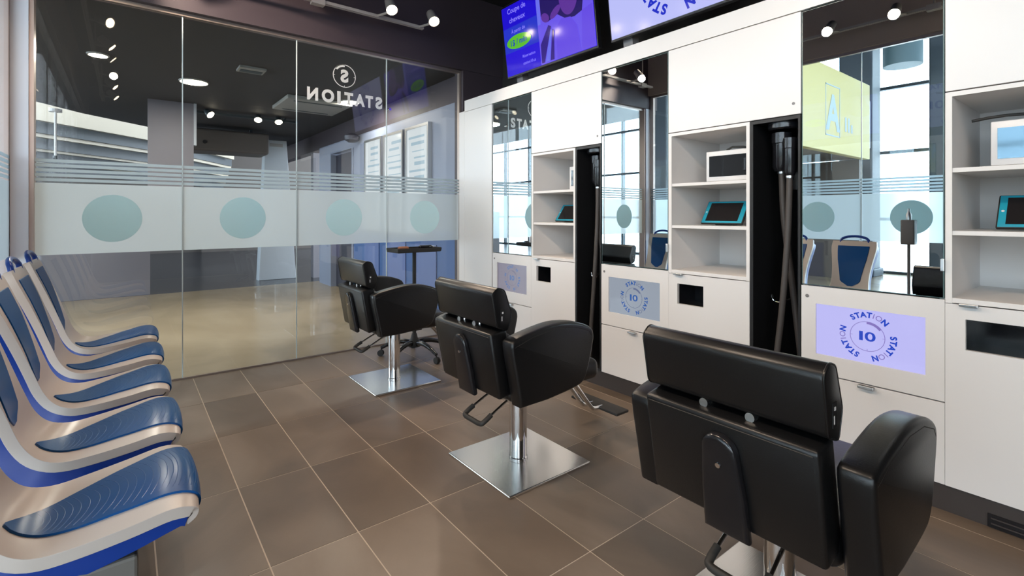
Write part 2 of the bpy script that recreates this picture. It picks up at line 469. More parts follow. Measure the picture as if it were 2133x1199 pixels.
w1 = struct('window_1', (0, 0, 0))
for i in range(4):
    a, b = PY0+PW*i, PY0+PW*(i+1)
    MB().box(a+.0015, b-.0015, B-.005, B+.005, 0.012, 2.634).build('pane', 'glass', w1)
    film_set(w1, 'x', a, b, B)
    if i: MB().box(a-.0035, a+.0035, B-.0052, B+.0052, 0.012, 2.634).build('pane_joint', 'seal', w1)
MB().box(PY0, PY0+4*PW+0.02, B-.022, B+.022, 2.634, 2.668).build('top_rail', 'rail', w1)
MB().box(PY0, PY0+4*PW, B-.008, B+.008, 0.0, 0.012).build('bottom_rail', 'rail', w1)
MB().box(PY0+4*PW-.010, PY0+4*PW+.012, B-.02, B+.02, 0.0, 2.634).build('end_rail', 'rail', w1)
MB().cyl((1.93, B-.02, 2.17), (1.93, B+.02, 2.17), .012).build('glass_fitting', 'chrome', w1)
MB().box(2.70, XW, B-0.06, B+0.1, 0, 2.66).build('jamb', 'bulkhead', w1)
# mirrored white logo (it reads from the corridor)
T = glassT(1.512, B+.006, 0)
lg = MB()
word = [('S', 1), ('T', 1), ('A', 1), ('T', 1), ('1', 1), ('O', 1), ('N', 1)]
cells = [(-.318, .066), (-.228, .072), (-.140, .094), (-.040, .078), (.047, .030), (.140, .106), (.268, .090)]
for (ch, _), (u, wd_) in zip(word, cells):
    lg = MB(); put_text(lg, ch, u, 2.168, 0.098, T, 0.05, width=wd_); lg.build('letter', 'vinyl', w1)
em = MB()
Tc = glassT(1.514, B+.006, 2.41)
em.ring2d(.094, .101, T=Tc)
em.ring2d(.078, .100, math.radians(36), math.radians(92), 20, T=Tc)
for a in (0, PI, -PI/2): em.box(.082, .096, -.002, .002, 0, .001, Tc @ Matrix.Rotation(a, 4, 'Z'))
put_text(em, 'S', 0, -.050, .10, Tc, 0.05)
em.build('emblem', 'vinyl', w1)

# corner post
tr = struct('trim_1')
MB().box(-0.59, -0.475, B-.06, B+.06, 0, 2.84).build('post_face', 'post', tr)
MB().box(-0.485, -0.452, B-.045, B+.045, 0, 2.66).build('post_rim', 'postrim', tr)
MB().box(-0.60, -0.555, B-.115, B-.05, 0, 2.84).build('post_rim', 'postrim', tr)

# ------------------------------------------------------------------ left glass wall -> window_2
w2 = struct('window_2')
y1 = B-0.08
k = 0
yy = 1.715 + 0.785*3
edges = [YB + 0.02] + [1.715 + 0.785*i for i in range(-5, 4)]
edges = [e for e in edges if e < y1-0.2] + [y1]
for a, b in zip(edges[:-1], edges[1:]):
    if b-a < 0.1: continue
    MB().box(XL-.005, XL+.005, a+.0015, b-.0015, 0.012, 2.84).build('pane', 'glass', w2)
    if b > 0: film_set(w2, 'y', a, b, XL)
    else: MB().box(XL+.0056, XL+.0068, a, b, 0.94, 1.40).build('frosted_band', 'frost', w2)
    MB().box(XL-.0052, XL+.0052, b-.0035, b+.0035, 0.012, 2.84).build('pane_joint', 'seal', w2)
MB().box(XL-.02, XL+.02, YB, y1, 2.81, 2.845).build('top_rail', 'rail', w2)
MB().box(XL-.012, XL+.012, YB, y1, 0, 0.014).build('bottom_rail', 'rail', w2)

# ------------------------------------------------------------------ cabinets
Z0, ZT, ZM, ZH, ZU, ZD = 0.108, 2.305, 0.857, 2.195, 1.692, 0.44
P_ = 1.282
tag(MB().box(A+0.010, A+0.03, YB+0.3, 4.15, 0, Z0+0.01).build('baseboard_right', 'kick'), kind='structure')
hp = thing('header_panel', 'long white strip running above all the mirrors and cupboard doors', 'panel', (A, 1.0, ZH))
MB().box(0, 0.02, -2.2, 3.055, 0.003, ZT-ZH).build('fascia', 'laminate', hp)
MB().box(0.02, XW-A-.03, -2.2, 3.055, ZT-ZH-.02, ZT-ZH).build('top_board', 'shelfwhite', hp)

ep = thing('cabinet_end_panel', 'plain glossy white tall end panel between the glass wall and a mirror', 'panel', (A, 3.6, 0))
MB().rbox(0, 0.02, 0.003, 0.455, Z0, ZH, 0.001, 1).build('tall_panel', 'laminate', ep)
MB().rbox(0, 0.02, 0.457, 0.553, Z0, 2.205, 0.001, 1).build('filler_strip', 'laminate', ep)
MB().box(0.02, XW-A-.03, 0.53, 0.55, Z0, 2.2).build('side_board', 'shelfwhite', ep)

mir_lab = ['tall mirror over the brightest lavender screen, nearest of the three mirror cupboards',
           'tall mirror over a grey-blue screen, middle one of the three mirror cupboards',
           'tall mirror over a dull mauve screen, farthest mirror cupboard beside the end panel']
scol = [(lin(188, 186, 244), 1.0), (lin(146, 155, 168), 1.0), (lin(122, 116, 132), 1.0)]  # viewing-angle dimming of the farther screens is put into their colours
bcol = [lin(28, 66, 190), lin(34, 84, 158), lin(52, 92, 150)]
lcol = [lin(128, 112, 186), lin(98, 108, 140), lin(102, 100, 120)]
for k in range(3):
    y0 = 0.489 + P_*k; wd = 0.535
    t = thing('mirror_cabinet', mir_lab[k], 'mirror cabinet', (A, y0, 0), group='mirror cupboards of the styling wall')
    MB().box(.004, .02, .002, wd-.002, ZM+.003, ZH-.006).build('mirror_door', 'mirror_edge', t)
    MB().box(.0025, .0045, .006, wd-.006, ZM+.006, ZH-.009).build('mirror', 'mirror', t)
    MB().rbox(-.012, .004, .000, .012, 0.97, 1.02, .002, 2).build('mirror_clip', 'alu', t)
    # panel round the screen
    a0, a1, b0, b1 = .061, .471, .534, .773
    pm = MB()
    pm.box(0, .02, 0.0005, wd-.001, b1, ZM-.002).box(0, .02, 0.0005, wd-.001, ZD+.003, b0).box(0, .02, 0.0005, a0, b0, b1).box(0, .02, a1, wd-.001, b0, b1)
    pn = pm.build('screen_panel', 'laminate', t)
    MB().cyl((-.002, wd-.027, 0.806), (.004, wd-.027, 0.806), .008).build('lock', 'sand', pn)
    sn = MB().box(.010, .019, a0, a1, b0, b1).build('screen', scr('screen_%d' % k, scol[k][0], scol[k][1]), t)
    sn['label'] = 'lit screen with a ring of lettering'
    Tl = wallT(.0095, (a0+a1)/2, (b0+b1)/2)
    ring_logo(Tl, 0.108, sn, scr('ring_blue_%d' % k, bcol[k]), scr('ring_grey_%d' % k, lcol[k]))
    dr = MB().rbox(0, .02, 0.0005, wd-.001, Z0, ZD-.003, .001, 1).build('drawer', 'laminate', t)
    MB().rbox(-.022, .002, .235, .295, ZD-.016, ZD-.004, .002, 2).build('handle', 'alu', dr)
    MB().box(.021, XW-A-.02, .002, .02, Z0, ZH).box(.021, XW-A-.02, wd-.02, wd-.002, Z0, ZH).build('carcass', 'shelfwhite', t)

def plate_with_hole(x0, x1, y0, y1, z0, z1, hy0, hy1, hz0, hz1):
    return MB().box(x0, x1, y0, y1, hz1, z1).box(x0, x1, y0, y1, z0, hz0).box(x0, x1, y0, hy0, hz0, hz1).box(x0, x1, hy1, y1, hz0, hz1)
sh_lab = ['open shelf cupboard at the right edge, its cut-out widest in view',
          'open shelf cupboard and black hose niche between the near and middle mirrors',
          'open shelf cupboard and black hose niche between the middle and far mirrors']
DEP = 3.165-A
for k in range(3):
    y0 = -0.258 + P_*k      # niche 0..0.252, shelves 0.252..0.745
    t = thing('shelf_cabinet', sh_lab[k], 'shelf cabinet', (A, y0, 0), group='open shelf cupboards of the styling wall')
    s0, s1 = 0.252, 0.7468
    ud = MB().rbox(0, .02, .0015, s1-.001, ZU+.002, ZH-.002, .001, 1).build('upper_door', 'laminate', t)
    MB().cyl((-.002, .035, 1.748), (.004, .035, 1.748), .007).build('lock', 'sand', ud)
    MB().box(0, DEP, s1-.022, s1-.001, .844, ZU-.003).box(.021, DEP, s1-.022, s1-.001, Z0, .844).build('side_board', 'shelfwhite', t)
    MB().box(0, DEP, s0, s0+.018, .844, ZU-.003).box(.021, DEP, s0, s0+.018, Z0, .844).build('side_board', 'shelfwhite', t)
    MB().box(0, DEP, s0+.018, s1-.022, ZU-.021, ZU-.003).build('top_board', 'shelfwhite', t)
    MB().box(DEP, DEP+.01, .0, s1, Z0, ZU).build('back_board', 'shelfwhite', t)
    for zs in (1.367, 1.116):
        MB().rbox(.004, DEP, s0+.018, s1-.022, zs, zs+.018, .001, 1).build('shelf', 'shelfwhite', t)
    MB().rbox(0, DEP, s0+.018, s1-.022, .846, .866, .001, 1).build('shelf', 'shelfwhite', t)
    h0, h1 = s1-.062-.168, s1-.062
    ld = plate_with_hole(0, .02, s0+.0005, s1-.0005, Z0, .842, h0, h1, .665, .786).build('lower_door', 'laminate', t)
    MB().rbox(-.022, .002, s1-.10, s1-.045, .838, .848, .002, 2).build('handle', 'alu', ld)
    MB().box(.02, .20, h0-.01, h0, .655, .796).box(.02, .20, h1, h1+.01, .655, .796).box(.02, .20, h0, h1, .655, .665).box(.02, .20, h0, h1, .786, .796).box(.19, .20, h0, h1, .665, .786).build('dispenser_box', 'blackgloss', ld)
    # black niche
    nb = MB().box(.0, DEP, .003, .014, Z0, ZU-.003).box(0, DEP, s0-.018, s0-.001, Z0, ZU-.003).box(DEP-.012, DEP-.001, .014, s0-.018, Z0, ZU-.003).box(0, DEP, .014, s0-.018, Z0, Z0+.015).box(0, DEP, .014, s0-.018, ZU-.02, ZU-.003)
    nl = nb.build('niche_lining', 'blackbox', t)
    if k:
        hk = MB()
        hk.tube([(.10, .152+.03*math.cos(a), .76-.022*math.sin(a)) for a in [PI*i/8 for i in range(9)]], .004, 8)
        hk.cyl((.10, .182, .76), (.10, .182, .775), .006, n=10).cyl((.10, .122, .76), (.10, .122, .775), .006, n=10)
        hk.cyl((.10, .152, .738), (.52, .152, .738), .004, n=8)
        hk.build('chrome_hook', 'chrome', nl)
        MB().box(.175, .19, .05, .15, 1.33, 1.60).build('hose_holder_plate', 'blackgloss', nl)
        MB().lathe([(.07, 0), (.078, .008), (.078, .035), (.06, .042)], (.10, .118, 1.637), 28).build('hose_holder_cap', 'blackgloss', nl, 40)

# vent in the plinth
fv = thing('plinth_vent', 'black slotted vent let into the dark plinth at lower right', 'vent', (A+0.004, 0.15, 0.003))
MB().box(.0, .012, -.22, .215, 0, .05).build('frame', 'blackgloss', fv)
for q in range(2): MB().box(-.004, .0, -.21, .205, .014+.02*q, .018+.02*q).build('slat', 'kick', fv)

# ------------------------------------------------------------------ things on the shelves
for k in range(3):
    yL = 0.362 + P_*k; yc = yL-.128
    lab = ['tablet in teal case leaning on the middle shelf at the right edge', 'tablet in teal case leaning on the middle shelf between near and middle mirrors', 'tablet in teal case leaning on the middle shelf by the far mirror'][k]
    t = thing('tablet', lab, 'tablet', (2.752, yc, 1.1438), group='tablets on the shelves')
    Tt = Matrix.Rotation(math.radians(36), 4, 'Y')
    MB().rbox(-.002, .014, -.128, .128, 0.002, .166, .006, 3, Tt).build('case', 'rubber', t, 40)
    MB().rbox(-.004, .002, -.123, .123, .006, .161, .0025, 2, Tt).build('teal_frame', 'tealcase', t, 40)
    MB().box(-.0048, -.0035, -.097, .100, .018, .149, Tt).build('display', 'screenoff', t)
    MB().cyl(Tt @ Vector((-.0050, .111, .083)), Tt @ Vector((-.0038, .111, .083)), .005, n=12).build('button', 'whiteplastic', t)
    MB().rbox(.03, .105, -.05, .05, -.0093, .006, .004, 2).build('stand_foot', 'rubber', t)

st_lab = ['white sterilizer box with bright reflecting door on the top shelf at the right edge',
          'white sterilizer box with black window on the top shelf, between near and middle mirrors',
          'white sterilizer box mostly hidden on the far top shelf']
for k, yl in enumerate((.372, 1.592, 2.735)):
    wd = (.33, .27, .155)[k]
    yr = yl-wd
    t = thing('sterilizer', st_lab[k], 'sterilizer', (2.74, (yl+yr)/2, 1.3855), group='sterilizer boxes on the top shelves')
    h = wd/2
    bx = MB().rbox(.0, .30, -h, h, .006, .185, .012, 3).build('body', 'whiteplastic', t, 40)
    MB().rbox(-.010, .004, -h, h, .008, .183, .004, 2).build('door', 'whiteplastic', t, 40)
    MB().box(-.0125, -.009, -h+.022, h-.02, .034, .155).build('window', 'blue_reflection' if k == 0 else 'smokeglass', t)
    MB().rbox(-.022, -.011, -h+.03, -h+.045, .06, .13, .003, 2).build('handle', 'blackgloss', t)
    for sx in (.03, .27):
        for sy in (-h+.03, h-.03): MB().cyl((sx, sy, 0), (sx, sy, .008), .01, n=10).build('foot', 'rubber', t)
    if k < 2:
        pts = [(.02+.01*i, h+.06-.05*i, .198+.012*math.sin(i*.7)) for i in range(9)] if k == 0 else [(.05, .04, .19), (.04, .0, .205), (.05, -.06, .20), (.10, -.10, .19)]
        if k == 0: pts = [p for p in pts if p[1] > -h]
        MB().tube(pts, .006, 8).build('power_cable', 'rubber', t, 60)

def vac(name, lab, pos, head_r, head_h, path, r, cat='hose'):
    t = thing(name, lab, cat, pos, group='vacuum hoses in the black niches')
    MB().lathe([(head_r*.75, 0), (head_r, .02), (head_r, head_h*.72), (head_r*1.12, head_h*.74), (head_r*1.12, head_h), (head_r*.8, head_h+.004)], n=20).build('nozzle', 'blackgloss', t, 40)
    MB().lathe([(r*1.25, -.012), (r*1.35, 0), (r*1.25, .004)], n=16).build('chrome_collar', 'alu', t, 40)
    MB().tube(path, r, 12).build('hose_tube', 'hose', t, 60)
def smooth_path(p, n=8):
    P = [Vector(q) for q in p]; P = [P[0]*2-P[1]] + P + [P[-1]*2-P[-2]]; out = []
    for i in range(1, len(P)-2):
        for j in range(n):
            t = j/n; a, b, c, d = P[i-1:i+3]
            out.append(.5*((2*b)+(c-a)*t+(2*a-5*b+4*c-d)*t*t+(3*b-a-3*c+d)*t*t*t))
    out.append(P[-2]); return out
for k in (1, 2):
    y0 = -0.258 + P_*k
    nb = ['', 'near', 'far'][k]
    Zb = Z0+.016
    vac('vacuum_hose', 'wide-headed black vacuum hose on the left in the %s niche' % nb, (2.728, y0+.140, 1.425), .043, .20,
        smooth_path([(0, 0, 0), (.0, -.012, -.25), (.02, -.045, -.6), (.03, -.085, -1.0), (.04, -.10, Zb-1.435+.02)]), .0160)
    vac('vacuum_hose', 'slim-headed black vacuum hose on the right in the %s niche' % nb, (2.660, y0+.072, 1.395), .028, .19,
        smooth_path([(0, 0, 0), (.0, .01, -.3), (.0, .035, -.65), (.01, .075, -1.0), (.015, .095, Zb-1.405+.02)]), .0150)

# ------------------------------------------------------------------ televisions
def tv(y_left, lab, fill):
    Wd, Hd = 1.09, 0.625
    t = thing('television', lab, 'television', (2.75, y_left-Wd/2, 2.425), group='televisions above the cupboards')
    t.rotation_euler = (0, -math.radians(7.5), 0)
    MB().rbox(.0, .045, -Wd/2, Wd/2, 0, Hd, .004, 2).build('housing', 'bezel', t)
    sc_ = MB().box(-.0015, .001, -Wd/2+.010, Wd/2-.010, .018, Hd-.010)
    fill(t, sc_, Wd, Hd)
    MB().box(.045, .09, -.25, .25, .15, .50).build('rear_box', 'bezel', t)
    MB().box(.06, .13, Wd/2-.14, Wd/2-.06, -.07, .06).build('bracket', 'bracket', t)
    MB().box(.08, .42, -.06, .06, .28, .36).build('wall_arm', 'bracket', t)
def fill1(t, sc_, Wd, Hd):
    s = sc_.build('screen', scr('tv_blue', lin(36, 6, 214)), t)
    T = wallT(-.0030, 0, 0); x0, x1, z0, z1 = -Wd/2+.012, Wd/2-.012, .020, Hd-.012
    T2 = wallT(-.0055, 0, 0); T3 = wallT(-.0075, 0, 0)
    def flat(name, polys, col, TT=T, par=s, st=1.0):
        mb = MB()
        for p in polys: mb.raw([(a, b, 0) for a, b in p], [tuple(range(len(p)))], TT)
        return mb.build(name, scr(name, col, st), par)
    def ell(cx_, cz_, rx, rz, n=32, rot=0):
        return [(cx_+rx*math.cos(2*PI*i/n)*math.cos(rot)-rz*math.sin(2*PI*i/n)*math.sin(rot), cz_+rx*math.cos(2*PI*i/n)*math.sin(rot)+rz*math.sin(2*PI*i/n)*math.cos(rot)) for i in range(n)]
    xm = x0+.455
    flat('blue_panel_top', [[(x0, .43), (xm, .43), (xm, z1), (x0, z1)]], lin(26, 4, 205))
    flat('blue_panel_middle', [[(x0, .215), (xm, .215), (xm, .43), (x0, .43)]], lin(34, 50, 200))
    flat('photo_ground', [[(xm, z0), (x1, z0), (x1, z1), (xm, z1)]], lin(104, 84, 232))
    # soft picture of a haircut: dark head, cape, hand
    flat('picture_dark', [[(xm+.05, .40), (xm+.12, .335), (xm+.24, .36), (xm+.33, .30), (xm+.42, .29), (xm+.50, .31), (xm+.52, .40), (xm+.46, .50), (xm+.40, z1), (xm+.05, z1)]], lin(34, 18, 96), T2)
    flat('picture_skin', [ell(xm+.37, .47, .10, .15), ell(xm+.22, .385, .07, .030, rot=.5), ell(xm+.10, .375, .05, .034, rot=-.6)], lin(92, 48, 150), T3)
    flat('picture_cape', [[(xm+.20, z0), (xm+.46, z0), (xm+.44, .22), (xm+.38, .30), (xm+.28, .315), (xm+.21, .26)], [(xm+.47, z0), (x1-.004, z0), (x1-.004, .33), (xm+.50, .31)]], lin(98, 72, 226), T3)
    flat('picture_fold', [[(xm+.015, z0+.01), (xm+.05, z0+.01), (xm+.16, .29), (xm+.13, .31), (xm+.02, .18)], [(xm+.12, z0+.01), (xm+.165, z0+.01), (xm+.19, .25), (xm+.17, .27)]], lin(48, 26, 130), T3)
    flat('picture_sheen', [[(xm+.005, .34), (xm+.04, .34), (xm+.055, z1), (xm+.01, z1)], [(xm+.06, z0+.01), (xm+.11, z0+.01), (xm+.165, .26), (xm+.15, .27)]], lin(104, 110, 236), T3)
    flat('green_oval', [ell(x0+.20, .290, .165, .060, rot=-.03)], lin(92, 186, 44), T2)
    tx = MB()
    put_text(tx, 'Coupe de', x0+.205, .545, .043, T2, 0.012, width=.245)
    put_text(tx, 'cheveux', x0+.205, .465, .043, T2, 0.012, width=.215)
    put_text(tx, 'À partir de', x0+.205, .372, .030, T2, 0.008, width=.185)
    put_text(tx, 'Réservation', x0+.315, .135, .024, T2, 0.01, width=.165)
    put_text(tx, 'station10.ca', x0+.315, .075, .024, T2, 0.01, width=.165)
    tx.build('white_lettering', scr('tv_text', lin(140, 130, 255)), s)
    pr = MB(); put_text(pr, '1$ / min', x0+.20, .266, .048, T3, 0.02, width=.215)
    pr.build('price_lettering', scr('tv_price', lin(28, 60, 170)), s)
def fill2(t, sc_, Wd, Hd):
    s = sc_.build('screen', scr('tv_lavender', lin(186, 190, 248)), t)
    ring_logo(wallT(-.003, -.01, Hd/2+.012), 0.285, s, scr('tv_ring_blue', lin(20, 40, 196)), scr('tv_ring_grey', lin(104, 104, 168)))
tv(3.545, 'television with a blue haircut price advert and green oval, beside the glass wall', fill1)
tv(2.335, 'television with a ring of blue lettering on a lavender ground', fill2)

# ------------------------------------------------------------------ salon chairs
def round_poly(pts, r, n=4):
    out = []; N = len(pts)
    for i in range(N):
        p = Vector(pts[i]); a = Vector(pts[i-1])-p; b = Vector(pts[(i+1) % N])-p
        rr = min(r, a.length*.45, b.length*.45); A_, B_ = p+a.normalized()*rr, p+b.normalized()*rr
        for k in range(n+1):
            t = k/n; q = A_*(1-t)**2+p*2*t*(1-t)+B_*t*t; out.append((q.x, q.y))
    return out
def salon_chair(dz=0.0, arm_dz=0.0):
    UP = Matrix.Translation((0, 0, dz))
    def lift(o, extra=0.0):
        o.location.z = dz+extra; return o
    t = thing('salon_chair', '', 'salon chair')
    MB().rbox(-.247, .247, -.247, .247, 0, .013, .004, 2).build('base_plate', 'steel', t)
    col_ = MB().lathe([(.046, .013), (.046, .02), (.0425, .024), (.0425, .33+dz), (.050, .335+dz), (.050, .36+dz)], n=36).build('column', 'chrome', t, 40)
    MB().lathe([(.0515, .335+dz), (.0515, .352+dz)], n=36).build('blue_sleeve', 'bluefilm', col_, 40)
    lift(MB().box(-.15, .16, -.12, .12, .355, .40).box(-.18, -.10, -.02, .03, .37, .41).build('seat_frame', 'rubber', t))
    lift(MB().rbox(-.235, .33, -.236, .236, .385, .485, .035, 5).build('seat', 'leather', t, 50))
    arm = smooth_path([(-.238, 0, .40), (-.262, 0, .52), (-.288, 0, .652), (-.272, 0, .683), (-.18, 0, .706), (-.05, 0, .724), (.07, 0, .715), (.165, 0, .685), (.197, 0, .648), (.19, 0, .59), (.16, 0, .49), (.128, 0, .437), (.06, 0, .417), (-.09, 0, .402)], 3)
    arm = [(p.x, p.z) for p in arm]
    for s in (-1, 1):
        a = lift(MB().prism(arm, s*.243, s*.318, 'xz', r=.014, seg=4).build('armrest', 'leather', t, 50), arm_dz)
        MB().tube([(p[0], s*.3165, p[1]) for p in [(-.275, .655), (-.18, .684), (-.05, .702), (.07, .694), (.16, .664), (.178, .64)]], .0022, 6).build('seam', 'rubber', a)
    # backrest: leaning slab
    Tb = Matrix.Translation((-.240, 0, .420)) @ Matrix.Rotation(-math.radians(10), 4, 'Y')
    bk = lift(MB().rbox(-.045, .045, -.228, .228, 0, .288, .012, 3, Tb).build('backrest', 'leather', t, 50))
    MB().rbox(.02, .075, -.215, .215, .04, .255, .02, 4, Tb).build('back_cushion', 'leather', bk, 50)
    MB().tube([Tb @ Vector((-.0445, y_, .273)) for y_ in (-.215, .215)], .002, 6).build('seam', 'rubber', bk)
    pl = [(-.047+.09*0, 0)]
    out = [(.060, -.02), (.057, .10), (.048, .195)] + [(.048*math.cos(a), .207+.048*math.sin(a)) for a in [PI*i/10 for i in range(1, 10)]] + [(-.048, .195), (-.057, .10), (-.060, -.02)]
    cv = lift(MB().prism(out, -.070, -.040, 'yz', r=.012, seg=4, T=Tb).build('recline_cover', 'blackgloss', t, 45))
    MB().cyl(Tb @ Vector((-.073, 0, .175)), Tb @ Vector((-.068, 0, .175)), .0065, n=14).build('bolt', 'chrome', cv)
    # headrest
    hp_ = round_poly([(-.305, .722), (-.332, .866), (-.302, .890), (-.265, .878), (-.225, .770), (-.247, .702)], .014, 4)
    hd = lift(MB().prism(hp_, -.238, .238, 'xz', r=.006, seg=3).build('headrest', 'leather', t, 40))
    for s in (-1, 1): MB().tube([(p[0]*.985-.0041, s*.2355, (p[1]-.8)*.985+.8) for p in hp_], .0028, 6, closed=True).build('piping', 'leather', hd, 60)
    MB().box(-.288, -.266, -.2395, -.2375, .742, .797).build('label_tag', 'blackbox', hd)
    MB().box(-.283, -.279, -.2402, -.239, .749, .768).box(-.281, -.273, -.2402, -.239, .779, .787).build('label_print', 'whiteplastic', hd)
    for y_ in (-.062, .062):
        b = lift(MB().cyl((-.275, y_, .68), (-.270, y_, .745), .012, n=14).build('headrest_post', 'chrome', t))
        MB().cyl((-.303, y_, .711), (-.283, y_, .711), .012, n=16).build('knob', 'alu', b)
    # pump lever, U shaped
    lv = smooth_path([(-.02, .065, .352), (-.12, .068, .33), (-.25, .072, .268), (-.268, .062, .258), (-.27, 0, .257), (-.268, -.062, .258), (-.25, -.072, .268), (-.12, -.068, .33), (-.02, -.065, .352)], 4)
    l_ = lift(MB().tube(lv, .006, 8).build('pump_lever', 'chrome', t, 60))
    gr = smooth_path([(-.215, .0715, .287), (-.25, .072, .268), (-.268, .062, .258), (-.27, 0, .257), (-.268, -.062, .258), (-.25, -.072, .268), (-.215, -.0715, .287)], 4)
    MB().tube(gr, .0115, 10).build('rubber_grip', 'rubber', l_, 60)
    # footrest
    fr = MB()
    for y_ in (-.035, .035): fr.tube(smooth_path([(.10, y_, .392), (.26, y_, .372), (.345, y_, .315), (.47, y_, .165), (.51, y_, .138), (.57, y_, .132)], 4), .012, 10)
    f_ = fr.build('footrest_tubes', 'chrome', t, 60)
    MB().rbox(.535, .635, -.17, .17, .127, .143, .006, 2).build('foot_plate', 'rubber', f_, 40)
    return t
c0 = salon_chair(-.014, -.014)
c1 = salon_chair(.006, -.004)
spots = [(1.522, 0.655, -0.5, 'black salon chair nearest the camera, seen from behind at lower right'),
         (1.520, 1.876, 0.0, 'middle black salon chair of three, its whole steel base plate in view'),
         (1.540, 3.330, 0.0, 'farthest black salon chair, closest to the glass wall')]
for i, (x, y, a, lab) in enumerate(spots):
    c = (c0, c1)[i] if i < 2 else copy_tree(c1)
    c.location = (x, y, 0); c.rotation_euler = (0, 0, math.radians(a))
    tag(c, lab, 'salon chair', 'salon chairs in front of the mirrors')

# ------------------------------------------------------------------ waiting chairs
prof = [(.128, .392), (.150, .408), (.157, .430), (.140, .449), (.09, .455), (0, .437), (-.10, .421), (-.17, .420), (-.222, .444), (-.258, .495), (-.285, .57), (-.315, .66), (-.352, .765), (-.392, .872), (-.418, .938)]
halfw = [.208, .212, .214, .216, .216, .212, .203, .191, .174, .160, .154, .158, .172, .188, .182]
def resample(vals, n):
    P = smooth_path([(v if isinstance(v, tuple) else (v, 0)) + (0,) if isinstance(v, tuple) else (v, 0, 0) for v in vals], n)
    return P
PR = smooth_path([(a, 0, b) for a, b in prof], 4)
HW = [p.x for p in smooth_path([(a, 0, 0) for a in halfw], 4)]
def surf(u, v):
    """u in 0..len(PR)-1 (float), v -1..1 -> point on the seat face"""
    i = min(int(u), len(PR)-2); t = u-i
    p = PR[i].lerp(PR[i+1], t); h = HW[i]*(1-t)+HW[i+1]*t
    s = u/(len(PR)-1)
    crown = (1-v*v)
    seatw = max(0, 1-abs(s-.22)/.2); bend = max(0, 1-abs(s-.62)/.25)
    d = (PR[i+1]-PR[i]).normalized(); nrm = Vector((d.z, 0, -d.x))
    q = p + nrm*(seatw*.020*(crown-.5) - bend*.030*crown)
    return Vector((q.x, h*v, q.z)), nrm
def patch(us, vfun, off, thick, nv=14, taper=None):
    """closed slab following the seat face between v = -vfun(u)..vfun(u)"""
    top, bot = [], []
    for u in us:
        wv = vfun(u)
        for j in range(nv+1):
            v = -wv+2*wv*j/nv
            p, n = surf(u, v); th_ = thick*(taper(u/NU) if taper else 1.0); top.append(p+n*off); bot.append(p+n*(off-th_))
    nu = len(us); f = []; N = len(top)
    idx = lambda i, j, b=0: b*N+i*(nv+1)+j
    for i in range(nu-1):
        for j in range(nv):
            f.append((idx(i, j), idx(i+1, j), idx(i+1, j+1), idx(i, j+1)))
            f.append((idx(i, j, 1), idx(i, j+1, 1), idx(i+1, j+1, 1), idx(i+1, j, 1)))
    for i in range(nu-1):
        for j in (0, nv):
            f.append((idx(i, j), idx(i, j, 1), idx(i+1, j, 1), idx(i+1, j)))
    for i in (0, nu-1):
        for j in range(nv): f.append((idx(i, j), idx(i, j+1), idx(i, j+1, 1), idx(i, j, 1)))
    return MB().raw(top+bot, f)
def add_bevel(o, w_, seg=3):
    m = o.modifiers.new('bevel', 'BEVEL'); m.width = w_; m.segments = seg; m.limit_method = 'ANGLE'; m.angle_limit = math.radians(50)
NU = len(PR)-1
def waiting_chair():
    t = thing('waiting_chair', '', 'chair')
    us = [NU*i/56 for i in range(57)]
    sh = patch(us, lambda u: 1.0, 0.0, .030, taper=lambda s_: .45+.55*min(1, max(0, (s_-.10)/.16))).build('seat_shell', 'seat_beige', t, 50); add_bevel(sh, .006, 3)
    us2 = [NU*(.20+.765*i/50) for i in range(51)]
    b = patch(us2, lambda u: .985, -.024, .058, taper=lambda s_: .45+.55*min(1, max(0, (s_-.24)/.22))).build('rear_shell', 'seat_blue', t, 50); add_bevel(b, .006, 2)
    # seat pad: leaf widening to the front lip
    u0, u1 = NU*.03, NU*.575
    us3 = [u0+(u1-u0)*i/34 for i in range(35)]
    def leaf(u):
        s = max(0, (u-u0)/(u1-u0))
        return max(.03, .77*(1-s**2.4)**.62)
    pd = patch(us3, leaf, .006, .012, 16).build('seat_pad', 'seat_pad', t, 50); add_bevel(pd, .004, 2)
    # raised ribs of the pad
    rb = MB()
    for q in range(26):
        s = .22+.66*q/25; u = u0+(u1-u0)*s; wv = leaf(u)*.80
        pts = []
        for j in range(13):
            v = -wv+2*wv*j/12; uu = min(u1*.999, u+ (j/6-1)**2*1.3)
            p, n = surf(uu, v); pts.append(p+n*.0047)
        rb.tube(pts, .0018, 5)
    o = rb.build('pad_rib', 'seat_pad', pd, 60); o['kind'] = 'stuff'
    # back pad
    v0, v1 = NU*.665, NU*.945
    us4 = [v0+(v1-v0)*i/20 for i in range(21)]
    def shield(u):
        s = (u-v0)/(v1-v0); return (.50+.20*min(1, s*1.5))*min(1, (s+.04)*6)
    bp_ = patch(us4, shield, .004, .010, 12).build('back_pad', 'seat_pad', t, 50); add_bevel(bp_, .003, 2)
    # carrying handle
    pts = []
    for i in range(13):
        a = PI*i/12; pts.append((-.424-.020*math.sin(a), .118*math.cos(a), .931+.052*math.sin(a)**.8 if 0 < i < 12 else .921))
    MB().tube(pts, .0125, 10).build('handle', 'seat_blue', t, 60)
    MB().rbox(-.16, .06, -.14, .14, .352, .392, .006, 2).build('mounting_bracket', 'rubber', t)
    return t
wc = waiting_chair()
wl = ['blue and cream waiting chair nearest the camera, its ribbed seat pad largest', 'second blue and cream waiting chair from the camera', 'third blue and cream waiting chair, middle of the row of five', 'fourth blue and cream waiting chair, second from the glass wall', 'last blue and cream waiting chair, right up against the glass wall']
